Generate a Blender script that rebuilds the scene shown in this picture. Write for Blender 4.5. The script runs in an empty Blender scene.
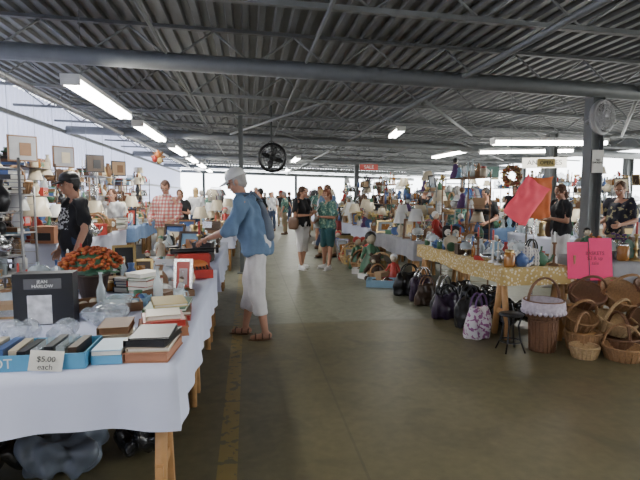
import bpy, math, random
from mathutils import Vector, Matrix, noise
R = random.Random(11)
SC = bpy.context.scene
COL = SC.collection
TR = Matrix.Translation
def RZ(a): return Matrix.Rotation(math.radians(a), 4, 'Z')
def RX(a): return Matrix.Rotation(math.radians(a), 4, 'X')
def RY(a): return Matrix.Rotation(math.radians(a), 4, 'Y')
def SCL(x, y=None, z=None):
    if y is None: y = z = x
    return Matrix.Diagonal((x, y, z, 1))

# ------------------------------------------------------------ materials
def nodes(name):
    m = bpy.data.materials.new(name); m.use_nodes = True
    nt = m.node_tree; return m, nt, nt.nodes['Principled BSDF']
def mat(name, col, rough=.6, metal=0., var=.18, scale=9., bump=0., emit=0., alpha=1., coat=0.):
    m, nt, b = nodes(name)
    tc = nt.nodes.new('ShaderNodeTexCoord'); nz = nt.nodes.new('ShaderNodeTexNoise')
    nz.inputs['Scale'].default_value = scale; nz.inputs['Detail'].default_value = 4
    nt.links.new(tc.outputs['Object'], nz.inputs['Vector'])
    mx = nt.nodes.new('ShaderNodeMix'); mx.data_type = 'RGBA'
    mx.inputs[6].default_value = (*[max(0, c*(1-var)) for c in col], 1)
    mx.inputs[7].default_value = (*[min(1, c*(1+var)) for c in col], 1)
    nt.links.new(nz.outputs['Fac'], mx.inputs[0]); nt.links.new(mx.outputs[2], b.inputs['Base Color'])
    b.inputs['Roughness'].default_value = rough; b.inputs['Metallic'].default_value = metal
    b.inputs['Alpha'].default_value = alpha; b.inputs['Coat Weight'].default_value = coat
    if emit:
        b.inputs['Emission Color'].default_value = (*col, 1); b.inputs['Emission Strength'].default_value = emit
    if bump:
        bp = nt.nodes.new('ShaderNodeBump'); bp.inputs['Strength'].default_value = bump
        nt.links.new(nz.outputs['Fac'], bp.inputs['Height']); nt.links.new(bp.outputs[0], b.inputs['Normal'])
    return m
def patmat(name, c1, c2, scale=20, kind='VORONOI', thr=.5, rough=.8):
    m, nt, b = nodes(name)
    tc = nt.nodes.new('ShaderNodeTexCoord')
    rp = nt.nodes.new('ShaderNodeValToRGB'); rp.color_ramp.interpolation = 'CONSTANT'
    rp.color_ramp.elements[0].color = (*c1, 1); rp.color_ramp.elements[1].color = (*c2, 1)
    rp.color_ramp.elements[1].position = thr
    if kind == 'VORONOI':
        t = nt.nodes.new('ShaderNodeTexVoronoi'); t.inputs['Scale'].default_value = scale; o = t.outputs['Distance']
    else:
        t = nt.nodes.new('ShaderNodeTexNoise'); t.inputs['Scale'].default_value = scale; o = t.outputs['Fac']
    nt.links.new(tc.outputs['Object'], t.inputs['Vector'])
    nt.links.new(o, rp.inputs[0]); nt.links.new(rp.outputs[0], b.inputs['Base Color'])
    b.inputs['Roughness'].default_value = rough
    return m
def plaid(name, c1, c2, c3, scale=14):
    m, nt, b = nodes(name)
    tc = nt.nodes.new('ShaderNodeTexCoord')
    base = nt.nodes.new('ShaderNodeRGB'); base.outputs[0].default_value = (*c1, 1); last = base.outputs[0]
    for ax, c in (('X', c2), ('Z', c3)):
        w = nt.nodes.new('ShaderNodeTexWave'); w.bands_direction = ax; w.inputs['Scale'].default_value = scale
        nt.links.new(tc.outputs['Object'], w.inputs['Vector'])
        g = nt.nodes.new('ShaderNodeMath'); g.operation = 'GREATER_THAN'; g.inputs[1].default_value = .5
        nt.links.new(w.outputs['Fac'], g.inputs[0])
        h = nt.nodes.new('ShaderNodeMath'); h.operation = 'MULTIPLY'; h.inputs[1].default_value = .7
        nt.links.new(g.outputs[0], h.inputs[0])
        mx = nt.nodes.new('ShaderNodeMix'); mx.data_type = 'RGBA'
        nt.links.new(h.outputs[0], mx.inputs[0]); nt.links.new(last, mx.inputs[6]); mx.inputs[7].default_value = (*c, 1)
        last = mx.outputs[2]
    nt.links.new(last, b.inputs['Base Color']); b.inputs['Roughness'].default_value = .85
    return m

STEEL = mat('dark_steel', (.10, .105, .105), .55, .1)
STEEL2 = mat('grey_steel', (.2, .21, .21), .5, .1)
STEEL3 = mat('column_paint', (.15, .16, .16), .5, .1)
RACKM = mat('rack_wire', (.3, .3, .31), .4, .4)
WHITE = mat('white_ceramic', (.7, .7, .68), .25)
CREAM = mat('cream_ceramic', (.52, .45, .33), .35)
BLUE = mat('blue_glaze', (.06, .12, .3), .3)
LBLUE = mat('light_blue', (.24, .4, .54), .4)
RED = mat('red_enamel', (.42, .04, .03), .35)
ORANGE = mat('orange_paint', (.55, .18, .05), .5)
GREEN = mat('green_glaze', (.06, .16, .09), .4)
PINK = mat('pink_plastic', (.5, .26, .3), .4)
YELL = mat('yellow_paint', (.55, .42, .15), .5)
GOLD = mat('brass', (.55, .4, .18), .3, .9)
SILV = mat('silver', (.6, .6, .6), .25, .95)
BROWN = mat('brown_wood', (.18, .09, .04), .55, scale=20)
DBROWN = mat('dark_brown', (.06, .035, .022), .5)
TERRA = mat('terracotta', (.34, .15, .08), .7)
BLACK = mat('black_plastic', (.012, .012, .014), .35)
PURP = mat('purple_fabric', (.11, .05, .15), .8)
GLASS = mat('clear_glass', (.72, .82, .86), .08, alpha=.38, coat=.5)
AMBER = mat('amber_glass', (.45, .18, .03), .1, alpha=.7, coat=.5)
PAPER = mat('paper', (.72, .70, .64), .8)
CARD = mat('cardboard', (.36, .24, .14), .85)
WOOD = mat('pine_lumber', (.46, .25, .1), .6, scale=25)
WICK = mat('wicker', (.3, .165, .075), .7, scale=60, var=.5, bump=.5)
WICK2 = mat('dark_wicker', (.16, .075, .037), .7, scale=60, var=.5, bump=.5)
WICK3 = mat('pale_wicker', (.42, .28, .14), .7, scale=60, var=.5, bump=.5)
LINEN = mat('white_linen', (.6, .63, .78), .85, scale=4, var=.07)
PAL_FULL = [WHITE, WHITE, CREAM, BLUE, LBLUE, RED, RED, ORANGE, GREEN, PINK, YELL, GOLD, SILV, BROWN, BROWN, DBROWN, DBROWN, TERRA, BLACK, BLACK, PURP, GLASS, GLASS, AMBER]
PAL_LEFT = [WHITE, CREAM, BLUE, RED, RED, GREEN, BROWN, BROWN, DBROWN, BLACK, BLACK, GLASS, GLASS, GLASS, AMBER, SILV, GOLD, TERRA, LBLUE]
PAL_RIGHT = [WHITE, WHITE, CREAM, GLASS, GLASS, GLASS, SILV, BROWN, DBROWN, GOLD, BLUE, BLUE, GREEN, BLACK, AMBER, RED, LBLUE, DBROWN]
PAL = PAL_FULL

# ------------------------------------------------------------ mesh builder
class MB:
    def __init__(s): s.v = []; s.f = []; s.m = []; s.sm = []; s.mats = []; s.T = Matrix.Identity(4)
    def mi(s, m):
        if m not in s.mats: s.mats.append(m)
        return s.mats.index(m)
    def add(s, vs, fs, m, M=None, smooth=True):
        T = s.T @ M if M is not None else s.T
        o = len(s.v); i = s.mi(m) if not callable(m) else None
        s.v.extend([T @ Vector(p) for p in vs])
        for f in fs:
            s.f.append([a+o for a in f]); s.sm.append(smooth)
            if i is None:
                c = Vector((0, 0, 0))
                for a in f: c += Vector(vs[a])
                s.m.append(s.mi(m(c/len(f))))
            else: s.m.append(i)
    def box(s, c, d, m, M=None):
        x, y, z = [k/2 for k in d]; c = Vector(c)
        vs = [c+Vector((a*x, b*y, e*z)) for e in (-1, 1) for b in (-1, 1) for a in (-1, 1)]
        s.add(vs, [(0, 2, 3, 1), (4, 5, 7, 6), (0, 1, 5, 4), (2, 6, 7, 3), (0, 4, 6, 2), (1, 3, 7, 5)], m, M, False)
    def lathe(s, prof, m, M=None, seg=14):
        vs = []; fs = []
        for r, z in prof:
            r = max(r, .0004)
            for k in range(seg):
                a = 2*math.pi*k/seg; vs.append((r*math.cos(a), r*math.sin(a), z))
        for i in range(len(prof)-1):
            for k in range(seg):
                k2 = (k+1) % seg
                fs.append((i*seg+k, i*seg+k2, (i+1)*seg+k2, (i+1)*seg+k))
        s.add(vs, fs, m, M)
    def tube(s, pts, rs, m, M=None, seg=6, closed=False):
        pts = [Vector(p) for p in pts]; n = len(pts)
        if not isinstance(rs, (list, tuple)): rs = [rs]*n
        vs = []; fs = []; ref = None
        for i, p in enumerate(pts):
            if closed: t = pts[(i+1) % n]-pts[i-1]
            else: t = pts[min(i+1, n-1)]-pts[max(i-1, 0)]
            t.normalize()
            if ref is None: ref = t.orthogonal().normalized()
            ref = (ref-t*ref.dot(t)).normalized(); q = t.cross(ref)
            for k in range(seg):
                a = 2*math.pi*k/seg; vs.append(p+(ref*math.cos(a)+q*math.sin(a))*rs[i])
        for i in range(n if closed else n-1):
            j = (i+1) % n
            for k in range(seg):
                k2 = (k+1) % seg; fs.append((i*seg+k, i*seg+k2, j*seg+k2, j*seg+k))
        if not closed:
            fs.append(tuple(range(seg))[::-1]); fs.append(tuple(range((n-1)*seg, n*seg)))
        s.add(vs, fs, m, M)
    def cap(s, p0, p1, r0, r1, m, M=None, seg=12):
        p0 = Vector(p0); p1 = Vector(p1); d = (p1-p0).normalized()
        pts = []; rs = []
        for a in (88, 60, 30): pts.append(p0-d*r0*math.sin(math.radians(a))); rs.append(r0*math.cos(math.radians(a)))
        for t in (0, .5, 1): pts.append(p0.lerp(p1, t)); rs.append(r0+(r1-r0)*t)
        for a in (30, 60, 88): pts.append(p1+d*r1*math.sin(math.radians(a))); rs.append(r1*math.cos(math.radians(a)))
        s.tube(pts, rs, m, M, seg)
    def ell(s, c, r, m, M=None, seg=12, rings=8):
        c = Vector(c); vs = []; fs = []
        for i in range(rings+1):
            t = math.pi*i/rings; rr = max(math.sin(t), .01)
            for k in range(seg):
                a = 2*math.pi*k/seg
                vs.append((c.x+r[0]*rr*math.cos(a), c.y+r[1]*rr*math.sin(a), c.z-r[2]*math.cos(t)))
        for i in range(rings):
            for k in range(seg):
                k2 = (k+1) % seg; fs.append((i*seg+k, i*seg+k2, (i+1)*seg+k2, (i+1)*seg+k))
        fs.append(tuple(range(seg))[::-1]); fs.append(tuple(range(rings*seg, rings*seg+seg)))
        s.add(vs, fs, m, M)
    def loft(s, secs, m, M=None, seg=20):
        vs = []; fs = []
        for (p, rx, ry) in secs:
            for k in range(seg):
                a = 2*math.pi*k/seg; vs.append((p[0]+rx*math.cos(a), p[1]+ry*math.sin(a), p[2]))
        n = len(secs)
        for i in range(n-1):
            for k in range(seg):
                k2 = (k+1) % seg; fs.append((i*seg+k, i*seg+k2, (i+1)*seg+k2, (i+1)*seg+k))
        fs.append(tuple(range(seg))[::-1]); fs.append(tuple(range((n-1)*seg, n*seg)))
        s.add(vs, fs, m, M)
    def obj(s, name, matrix=None, bevel=0):
        vs = s.v; mw = matrix
        if mw is None:
            xs = [v.x for v in vs]; ys = [v.y for v in vs]; zs = [v.z for v in vs]
            c = Vector(((min(xs)+max(xs))/2, (min(ys)+max(ys))/2, min(zs)))
            vs = [v-c for v in vs]; mw = TR(c)
        me = bpy.data.meshes.new(name); me.from_pydata([tuple(v) for v in vs], [], s.f)
        for m in s.mats: me.materials.append(m)
        me.polygons.foreach_set('material_index', s.m); me.polygons.foreach_set('use_smooth', s.sm); me.update()
        o = bpy.data.objects.new(name, me); COL.objects.link(o); o.matrix_world = mw
        if bevel:
            b = o.modifiers.new('bev', 'BEVEL'); b.width = bevel; b.segments = 2; b.limit_method = 'ANGLE'
        return o

def remesh(mb, vox, it=3, amp=0, fr=9, seed=0):
    o = mb.obj('tmp', matrix=Matrix.Identity(4))
    r = o.modifiers.new('r', 'REMESH'); r.mode = 'VOXEL'; r.voxel_size = vox
    if it: sm = o.modifiers.new('s', 'SMOOTH'); sm.factor = .5; sm.iterations = it
    dg = bpy.context.evaluated_depsgraph_get(); e = o.evaluated_get(dg); me = e.to_mesh()
    vs = []
    for v in me.vertices:
        c = v.co.copy()
        if amp: c += v.normal*amp*noise.noise(Vector((c.x*fr+seed, c.y*fr, c.z*fr*.6)))
        vs.append(c)
    fs = [tuple(p.vertices) for p in me.polygons]
    e.to_mesh_clear(); od = o.data; bpy.data.objects.remove(o); bpy.data.meshes.remove(od)
    return vs, fs

def text(par, s, size, M, m, ax='CENTER'):
    cu = bpy.data.curves.new('lettering', 'FONT'); cu.body = s; cu.size = size; cu.extrude = .001
    cu.align_x = ax; cu.align_y = 'CENTER'; cu.materials.append(m)
    o = bpy.data.objects.new('lettering', cu); COL.objects.link(o); o.parent = par; o.matrix_basis = M
    return o

# ------------------------------------------------------------ room shell
def floor_mat():
    m, nt, b = nodes('worn_concrete')
    g = nt.nodes.new('ShaderNodeNewGeometry'); sp = nt.nodes.new('ShaderNodeSeparateXYZ')
    nt.links.new(g.outputs['Position'], sp.inputs[0])
    n1 = nt.nodes.new('ShaderNodeTexNoise'); n1.inputs['Scale'].default_value = .9; n1.inputs['Detail'].default_value = 8
    n2 = nt.nodes.new('ShaderNodeTexNoise'); n2.inputs['Scale'].default_value = 14; n2.inputs['Detail'].default_value = 8
    n3 = nt.nodes.new('ShaderNodeTexNoise'); n3.inputs['Scale'].default_value = 2.6; n3.inputs['Detail'].default_value = 7; n3.inputs['Distortion'].default_value = 1.2
    for n in (n1, n2, n3): nt.links.new(g.outputs['Position'], n.inputs['Vector'])
    def mx(f, a, c, bl='MIX'):
        k = nt.nodes.new('ShaderNodeMix'); k.data_type = 'RGBA'; k.blend_type = bl
        for i, v in ((0, f), (6, a), (7, c)):
            if isinstance(v, (float, int)): k.inputs[i].default_value = v
            elif isinstance(v, tuple): k.inputs[i].default_value = (*v, 1)
            else: nt.links.new(v, k.inputs[i])
        return k.outputs[2]
    def mth(op, a, c=None):
        k = nt.nodes.new('ShaderNodeMath'); k.operation = op
        for i, v in ((0, a), (1, c)):
            if v is None: continue
            if isinstance(v, (float, int)): k.inputs[i].default_value = v
            else: nt.links.new(v, k.inputs[i])
        return k.outputs[0]
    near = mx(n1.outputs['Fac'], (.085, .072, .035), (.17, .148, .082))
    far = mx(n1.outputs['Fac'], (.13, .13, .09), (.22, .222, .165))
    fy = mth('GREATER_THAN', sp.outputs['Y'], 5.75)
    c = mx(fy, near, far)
    c = mx(.5, c, mx(n2.outputs['Fac'], (.2, .2, .2), (.95, .95, .95)), 'OVERLAY')
    mr = nt.nodes.new('ShaderNodeMapRange'); mr.inputs[1].default_value = .5; mr.inputs[2].default_value = .68; mr.inputs[3].default_value = 0; mr.inputs[4].default_value = .4
    nt.links.new(n3.outputs['Fac'], mr.inputs[0])
    c = mx(mr.outputs[0], c, (.05, .043, .028))
    jy = mth('LESS_THAN', mth('ABSOLUTE', mth('SUBTRACT', mth('MODULO', mth('ADD', sp.outputs['Y'], 4.25+10), 5.), 0.02)), .015)
    jx = mth('LESS_THAN', mth('ABSOLUTE', mth('SUBTRACT', sp.outputs['X'], .62)), .008)
    c = mx(mth('MULTIPLY', mth('MAXIMUM', jy, jx), .35), c, (.05, .045, .035))
    st = mth('LESS_THAN', mth('ABSOLUTE', mth('ADD', sp.outputs['X'], .13)), .055)
    stf = mth('MULTIPLY', st, mth('MULTIPLY', mth('GREATER_THAN', n2.outputs['Fac'], .44), .5))
    c = mx(stf, c, (.34, .23, .04))
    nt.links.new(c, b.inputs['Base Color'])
    rr = nt.nodes.new('ShaderNodeMapRange'); rr.inputs[3].default_value = .33; rr.inputs[4].default_value = .55
    nt.links.new(n1.outputs['Fac'], rr.inputs[0]); nt.links.new(rr.outputs[0], b.inputs['Roughness'])
    bp = nt.nodes.new('ShaderNodeBump'); bp.inputs['Strength'].default_value = .08
    nt.links.new(n2.outputs['Fac'], bp.inputs['Height']); nt.links.new(bp.outputs[0], b.inputs['Normal'])
    return m
X0, X1, Y0, Y1 = -4.6, 12., -5., 36.
SL = .03
def cz(x, z=3.5): return z-SL*x
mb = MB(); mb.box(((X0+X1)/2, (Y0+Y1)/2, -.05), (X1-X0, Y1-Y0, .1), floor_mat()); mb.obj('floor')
mb = MB(); mb.box((10, 30, -.16), (160, 160, .1), mat('bright_gravel', (.6, .58, .53), .9, scale=2)); mb.obj('ground_outside')
def sheet(mb, along0, along1, a0, a1, pitch, depth, fn, m):
    n = int((a1-a0)/pitch); prof = []
    for i in range(n+1):
        a = a0+i*pitch
        for da, h in ((0, 0), (.35, 0), (.45, 1), (.9, 1)): prof.append((a+da*pitch, h*depth))
    vs = []; fs = []
    for a, h in prof: vs += [fn(a, h, along0), fn(a, h, along1)]
    for i in range(len(prof)-1): fs.append((2*i, 2*i+2, 2*i+3, 2*i+1))
    mb.add(vs, fs, m, None, False)
ROOFT = RY(math.degrees(math.atan(SL)))
DECK = mat('roof_deck', (.125, .13, .132), .5, .1, var=.35, scale=2)
mb = MB(); mb.T = ROOFT; sheet(mb, Y0, Y1, X0-.1, X1, .19, .05, lambda a, h, t: (a, t, 3.55+h), DECK)
mb.box(((X0+X1)/2, (Y0+Y1)/2, 3.68), (X1-X0+.4, Y1-Y0+.3, .04), DECK); mb.obj('ceiling')
m, nt, b = nodes('translucent_siding')
b.inputs['Base Color'].default_value = (.75, .76, .86, 1); b.inputs['Roughness'].default_value = .5
tl = nt.nodes.new('ShaderNodeBsdfTranslucent'); tl.inputs[0].default_value = (.55, .58, .78, 1)
ms = nt.nodes.new('ShaderNodeMixShader'); ms.inputs[0].default_value = .35
out = nt.nodes['Material Output']
nt.links.new(b.outputs[0], ms.inputs[1]); nt.links.new(tl.outputs[0], ms.inputs[2]); nt.links.new(ms.outputs[0], out.inputs[0])
SID = m
mb = MB(); sheet(mb, 0, 3.68, Y0, Y1-.2, .22, .04, lambda a, h, t: (X0-h+.02, a, t), SID)
for z in (.9, 2.0, 3.1): mb.box((X0+.06, (Y0+Y1)/2, z), (.05, Y1-Y0, .09), STEEL2)
mb.obj('wall_left')
mb = MB(); mb.box(((X0+X1)/2, Y0, 1.7), (X1-X0, .1, 3.4), mat('back_wall_paint', (.45, .45, .45), .8)); mb.obj('unseen_wall_back')  # unseen wall, added to keep outside light off the foreground

mb = MB(); mb.T = ROOFT; y = .2
while y < Y1:
    mb.box(((X0+X1)/2, y, 3.13), (X1-X0, .06, .045), STEEL2)
    mb.box(((X0+X1)/2, y, 3.52), (X1-X0, .07, .04), STEEL)
    x = X0+.1; i = 0
    while x < X1-.5:
        mb.tube([(x, y, 3.13 if i % 2 else 3.5), (x+.5, y, 3.5 if i % 2 else 3.13)], .014, STEEL2, seg=5); x += .5; i += 1
    y += 2.1
mb.obj('roof_joists')
mb = MB(); mb.T = ROOFT
for y in (6.15, 13.6, 21, 28.4, 35.6):
    mb.tube([(X0, y, 3.02), (X1, y, 3.02)], .1, STEEL2 if y > 7 else STEEL3, seg=12)  # nearest girder coloured darker to dim the near ceiling
mb.obj('roof_girders')
mb = MB(); mb.T = ROOFT
for x, z, r in ((-3.25, 2.98, .055), (-1., 3.1, .02), (.62, 3.1, .02), (2.6, 3.05, .035), (5., 3.1, .02), (8, 3.08, .03)):
    mb.tube([(x, Y0+.1, z), (x, Y1, z)], r, RACKM if x < -3 else STEEL2, seg=8)
for (a, c) in (((2.6, 7.5), (5., 11.)), ((.6, 12), (3., 17)), ((5, 6), (8, 10)), ((-3, 9), (-1, 13)), ((5, 12), (9, 17)), ((1.2, 8), (-.5, 13))):
    mb.tube([(a[0], a[1], 3.03), (c[0], c[1], 3.03)], .028, STEEL2, seg=6)
mb.obj('ceiling_pipes')
def column(x, y, w=.15, m=STEEL3):
    z1 = cz(x, 3.02)
    mb = MB(); mb.box((x, y, z1/2), (w, .02, z1), m)
    mb.box((x-w/2, y, z1/2), (.015, w, z1), m); mb.box((x+w/2, y, z1/2), (.015, w, z1), m)
    mb.box((x, y, .01), (w+.12, w+.12, .02), m); mb.box((x, y, z1-.01), (w+.12, w+.1, .02), m)
    mb.obj('steel_column')
for x, y in ((4.6, 6.2), (6.45, 10.), (4.6, 21), (-.12, 9.7)): column(x, y, .17 if x > 0 else .07)
for y in (8, 14, 20, 26, 32): column(11.6, y, .2)
for x in (-3, 3.4, 7, 10): column(x, 35.6, .16)
mb = MB(); mb.box((11.7, (Y0+Y1)/2, 3.1), (.1, Y1-Y0, .4), STEEL2); mb.obj('trim_1')

# ------------------------------------------------------------ lamps
EM = mat('fluorescent_tube', (1., .99, .93), .5, emit=30, var=0)
HOUS = mat('lamp_housing', (.75, .75, .72), .4)
def lamp(x, y, z, L, ang=0, P=45):
    T = TR((x, y, z)) @ RZ(ang); mb = MB(); mb.T = T
    mb.box((0, 0, .065), (.2, L+.06, .05), HOUS)
    for dx in (-.06, .06): mb.tube([(dx, -L/2, 0), (dx, L/2, 0)], .03, EM, seg=8)
    for e in (-L/2-.01, L/2+.01): mb.box((0, e, .015), (.2, .02, .08), HOUS)
    for e in (-L*.35, L*.35): mb.tube([(0, e, .08), (0, e, cz(x, 3.52)-z)], .005, STEEL2, seg=4)
    o = mb.obj('fluorescent_lamp')
    l = bpy.data.lights.new('tube_light', 'AREA'); l.shape = 'RECTANGLE'; l.size = .2; l.size_y = L
    l.energy = P; l.color = (1., .98, .89)
    lo = bpy.data.objects.new('tube_light', l); COL.objects.link(lo)
    lo.parent = o; lo.matrix_parent_inverse = o.matrix_world.inverted(); lo.matrix_world = T @ TR((0, 0, -.04))
for y in (-1.7, 1.2, 7.0, 10.3, 14.2, 17.6, 21, 25): lamp(-1.86, y, 2.7, 2.4, 0, 58 if y > 5 else 16)  # lamps nearest the camera are out of view, added to light the foreground
lamp(3.5, 11.6, 2.95, 1.3, -8, 25); lamp(5.3, 8.3, 2.42, 2.0, 84, 34)
lamp(3.6, .9, 2.85, 2.4, 0, 22); lamp(1.9, 20, 2.9, 2.4, 0, 55); lamp(2.2, 28, 2.9, 2.4, 0, 60); lamp(7.6, 13, 2.7, 2.4, 70, 40); lamp(6.4, 15.5, 2.8, 2.4, 0, 40)

# ------------------------------------------------------------ items (base at z=0)
def rc(): return R.choice(PAL)
def i_vase(mb):
    h = R.uniform(.12, .3); r = h*R.uniform(.2, .36); m = rc()
    mb.lathe([(0, 0), (r*.6, 0), (r*.7, .02*h), (r, h*.35), (r*.85, h*.6), (r*.35, h*.82), (r*.5, h), (r*.42, h), (r*.28, h*.82), (0, h*.6)], m)
def i_bowl(mb):
    r = R.uniform(.06, .12); m = rc()
    mb.lathe([(0, 0), (r*.45, 0), (r*.45, .01), (r*.8, r*.35), (r, r*.7), (r*.95, r*.7), (r*.7, r*.32), (0, r*.12)], m)
def i_plate(mb):
    r = R.uniform(.07, .11); m = R.choice([WHITE, CREAM, BLUE, GREEN, GLASS, GLASS])
    M = TR((0, 0, r+.005)) @ RX(78)
    mb.lathe([(0, 0), (r*.6, 0), (r, .02), (r, .026), (r*.6, .008), (0, .008)], m, M, 18)
    mb.tube([(-r*.5, -.05, 0), (-r*.5, .01, .03), (-r*.4, .06, r)], .004, BROWN, seg=4); mb.tube([(r*.5, -.05, 0), (r*.5, .01, .03), (r*.4, .06, r)], .004, BROWN, seg=4)
def i_mug(mb):
    m = rc(); r = .04; h = .1
    mb.lathe([(0, 0), (r, 0), (r, h), (r*.88, h), (r*.85, .01), (0, .01)], m)
    mb.tube([(r*.9, 0, .08), (r*1.6, 0, .075), (r*1.75, 0, .05), (r*1.5, 0, .025), (r*.9, 0, .02)], .007, m, seg=5)
def i_teapot(mb):
    m = R.choice([WHITE, CREAM, BLUE, SILV, WHITE, GREEN]); r = .075
    mb.lathe([(0, 0), (r*.6, 0), (r, r*.7), (r*.9, r*1.2), (r*.45, r*1.6), (r*.5, r*1.65), (r*.2, r*1.85), (r*.05, r*1.9), (r*.15, r*2.05), (0, r*2.15)], m)
    mb.tube([(r*.8, 0, r*.6), (r*1.3, 0, r*.8), (r*1.6, 0, r*1.5)], [.022, .014, .009], m)
    mb.tube([(-r*.8, 0, r*1.3), (-r*1.5, 0, r*1.4), (-r*1.6, 0, r*.9), (-r*.85, 0, r*.5)], .009, m)
def i_bottle(mb):
    m = R.choice([GLASS, AMBER, GREEN, BLUE, GLASS]); h = R.uniform(.18, .3); r = .035
    mb.lathe([(0, 0), (r, 0), (r, h*.55), (r*.35, h*.75), (r*.35, h*.95), (r*.45, h*.95), (r*.45, h), (0, h)], m)
def i_jar(mb):
    m = R.choice([GLASS, AMBER, WHITE, CREAM]); h = R.uniform(.1, .18); r = .05
    mb.lathe([(0, 0), (r, 0), (r*1.1, h*.1), (r*1.1, h*.75), (r*.8, h*.85), (r*.8, h*.88), (0, h*.88)], m)
    mb.lathe([(r*.86, h*.86), (r*.86, h), (0, h*1.02)], R.choice([SILV, RED, GOLD, BROWN]))
def i_candle(mb):
    m = R.choice([GOLD, SILV, BROWN, WHITE]); h = R.uniform(.15, .28)
    mb.lathe([(0, 0), (.05, 0), (.045, .015), (.012, .03), (.012, h*.4), (.022, h*.45), (.012, h*.5), (.012, h*.9), (.025, h*.95), (.02, h), (0, h)], m)
    mb.lathe([(.01, h), (.01, h+.1), (0, h+.11)], R.choice([WHITE, RED, CREAM]), seg=8)
def i_figurine(mb):
    m = rc(); m2 = rc(); s = R.uniform(.7, 1.5)
    M = SCL(s)
    mb.lathe([(0, 0), (.05, 0), (.05, .01), (.04, .02), (.03, .07), (.02, .1), (.028, .125), (.012, .145), (0, .15)], m, M)
    mb.ell((0, 0, .165), (.02, .022, .024), CREAM, M, 10, 6); mb.ell((0, .004, .175), (.022, .023, .02), m2, M, 10, 6)
    for sx in (-1, 1): mb.cap((sx*.024, 0, .125), (sx*.03, -.02, .085), .009, .006, m, M, 6)
def i_books(mb):
    n = R.randint(2, 6); z = 0
    for i in range(n):
        t = R.uniform(.018, .045); w = R.uniform(.13, .17); d = R.uniform(.19, .24)
        M = TR((R.uniform(-.01, .01), R.uniform(-.01, .01), z)) @ RZ(R.uniform(-9, 9)); m = R.choice([RED, BLUE, DBROWN, GREEN, CREAM, BLACK, BROWN, LBLUE])
        mb.box((0, 0, .0015), (w, d, .003), m, M); mb.box((0, 0, t-.0015), (w, d, .003), m, M); mb.box((-w/2+.002, 0, t/2), (.004, d, t), m, M)
        mb.box((.003, 0, t/2), (w-.012, d-.012, t-.006), PAPER, M); z += t
def i_boxset(mb):
    w, d, h = R.uniform(.12, .22), R.uniform(.1, .18), R.uniform(.05, .16); m = rc() if R.random() < .6 else CARD; m2 = rc()
    mb.box((0, 0, h/2), (w, d, h), m); mb.box((0, 0, h+.006), (w+.01, d+.01, .02), m); mb.box((0, -d/2-.001, h*.45), (w*.7, .003, h*.5), m2)
def i_tray(mb):
    w, d = R.uniform(.2, .3), R.uniform(.15, .22); m = R.choice([BROWN, CARD, WHITE, LBLUE, RED])
    mb.box((0, 0, .004), (w, d, .008), m)
    for sx in (-1, 1): mb.box((sx*w/2, 0, .03), (.008, d, .06), m); mb.box((0, sx*d/2, .03), (w, .008, .06), m)
    for i in range(8): mb.ell((R.uniform(-w*.38, w*.38), R.uniform(-d*.35, d*.35), .035), (.03, R.uniform(.015, .03), R.uniform(.02, .035)), rc(), None, 8, 5)
def i_frame(mb):
    w, h = R.uniform(.12, .26), R.uniform(.15, .3); M = RX(-12); m = R.choice([GOLD, BROWN, BLACK, SILV, DBROWN])
    for sx in (-1, 1): mb.box((sx*w/2, 0, h/2), (.022, .02, h+.02), m, M)
    for z in (0.01, h): mb.box((0, 0, z), (w, .02, .022), m, M)
    mb.box((0, .005, h/2), (w, .005, h), rc(), M); mb.box((0, .001, h/2), (w*.5, .005, h*.5), rc(), M); mb.tube([(0, .01, h*.7), (0, .09+h*.1, .0)], .005, m, seg=4)
def i_lamp(mb):
    m = rc(); h = R.uniform(.2, .3)
    mb.lathe([(0, 0), (.06, 0), (.055, .02), (.03, .04), (.06, h*.45), (.04, h*.8), (.012, h*.9), (.012, h+.03)], m)
    mb.lathe([(.12, h), (.07, h+.17), (.068, h+.17), (.118, h)], R.choice([WHITE, CREAM, CREAM]), seg=18)
def i_clock(mb):
    m = R.choice([BROWN, GOLD, BLACK]); mb.box((0, 0, .015), (.16, .08, .03), m); mb.box((0, 0, .1), (.12, .06, .15), m)
    mb.lathe([(0, 0), (.045, 0), (.045, .006), (0, .006)], PAPER, TR((0, -.03, .11)) @ RX(90), 16); mb.ell((0, 0, .175), (.06, .03, .03), m)
    mb.box((.0, -.038, .12), (.004, .003, .03), BLACK); mb.box((.012, -.038, .11), (.025, .003, .004), BLACK)
def i_doll(mb):
    m = R.choice([RED, RED, WHITE, BLUE, GREEN, PURP]); s = R.uniform(.9, 1.6); M = SCL(s)
    mb.lathe([(0, 0), (.075, 0), (.06, .08), (.03, .13), (.035, .17), (.012, .19), (0, .2)], m, M)
    mb.ell((0, 0, .225), (.03, .03, .034), CREAM, M, 10, 7); mb.ell((0, .01, .235), (.036, .034, .034), R.choice([BROWN, YELL, BLACK, RED, WHITE]), M, 10, 7)
    for sx in (-1, 1):
        mb.cap((sx*.035, 0, .165), (sx*.065, -.02, .11), .013, .009, m, M, 7); mb.ell((sx*.068, -.022, .1), (.01, .01, .012), CREAM, M, 6, 4)
def i_plush(mb):
    m = R.choice([BROWN, WHITE, BROWN, YELL, CREAM, DBROWN])
    mb.ell((0, 0, .075), (.06, .055, .075), m); mb.ell((0, -.01, .175), (.05, .048, .045), m); mb.ell((0, -.055, .165), (.02, .02, .017), CREAM, None, 8, 5)
    for sx in (-1, 1):
        mb.ell((sx*.038, 0, .215), (.018, .01, .018), m, None, 8, 5); mb.cap((sx*.05, -.01, .12), (sx*.075, -.05, .08), .02, .018, m, None, 7); mb.cap((sx*.035, -.03, .025), (sx*.05, -.09, .025), .024, .022, m, None, 7)
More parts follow.
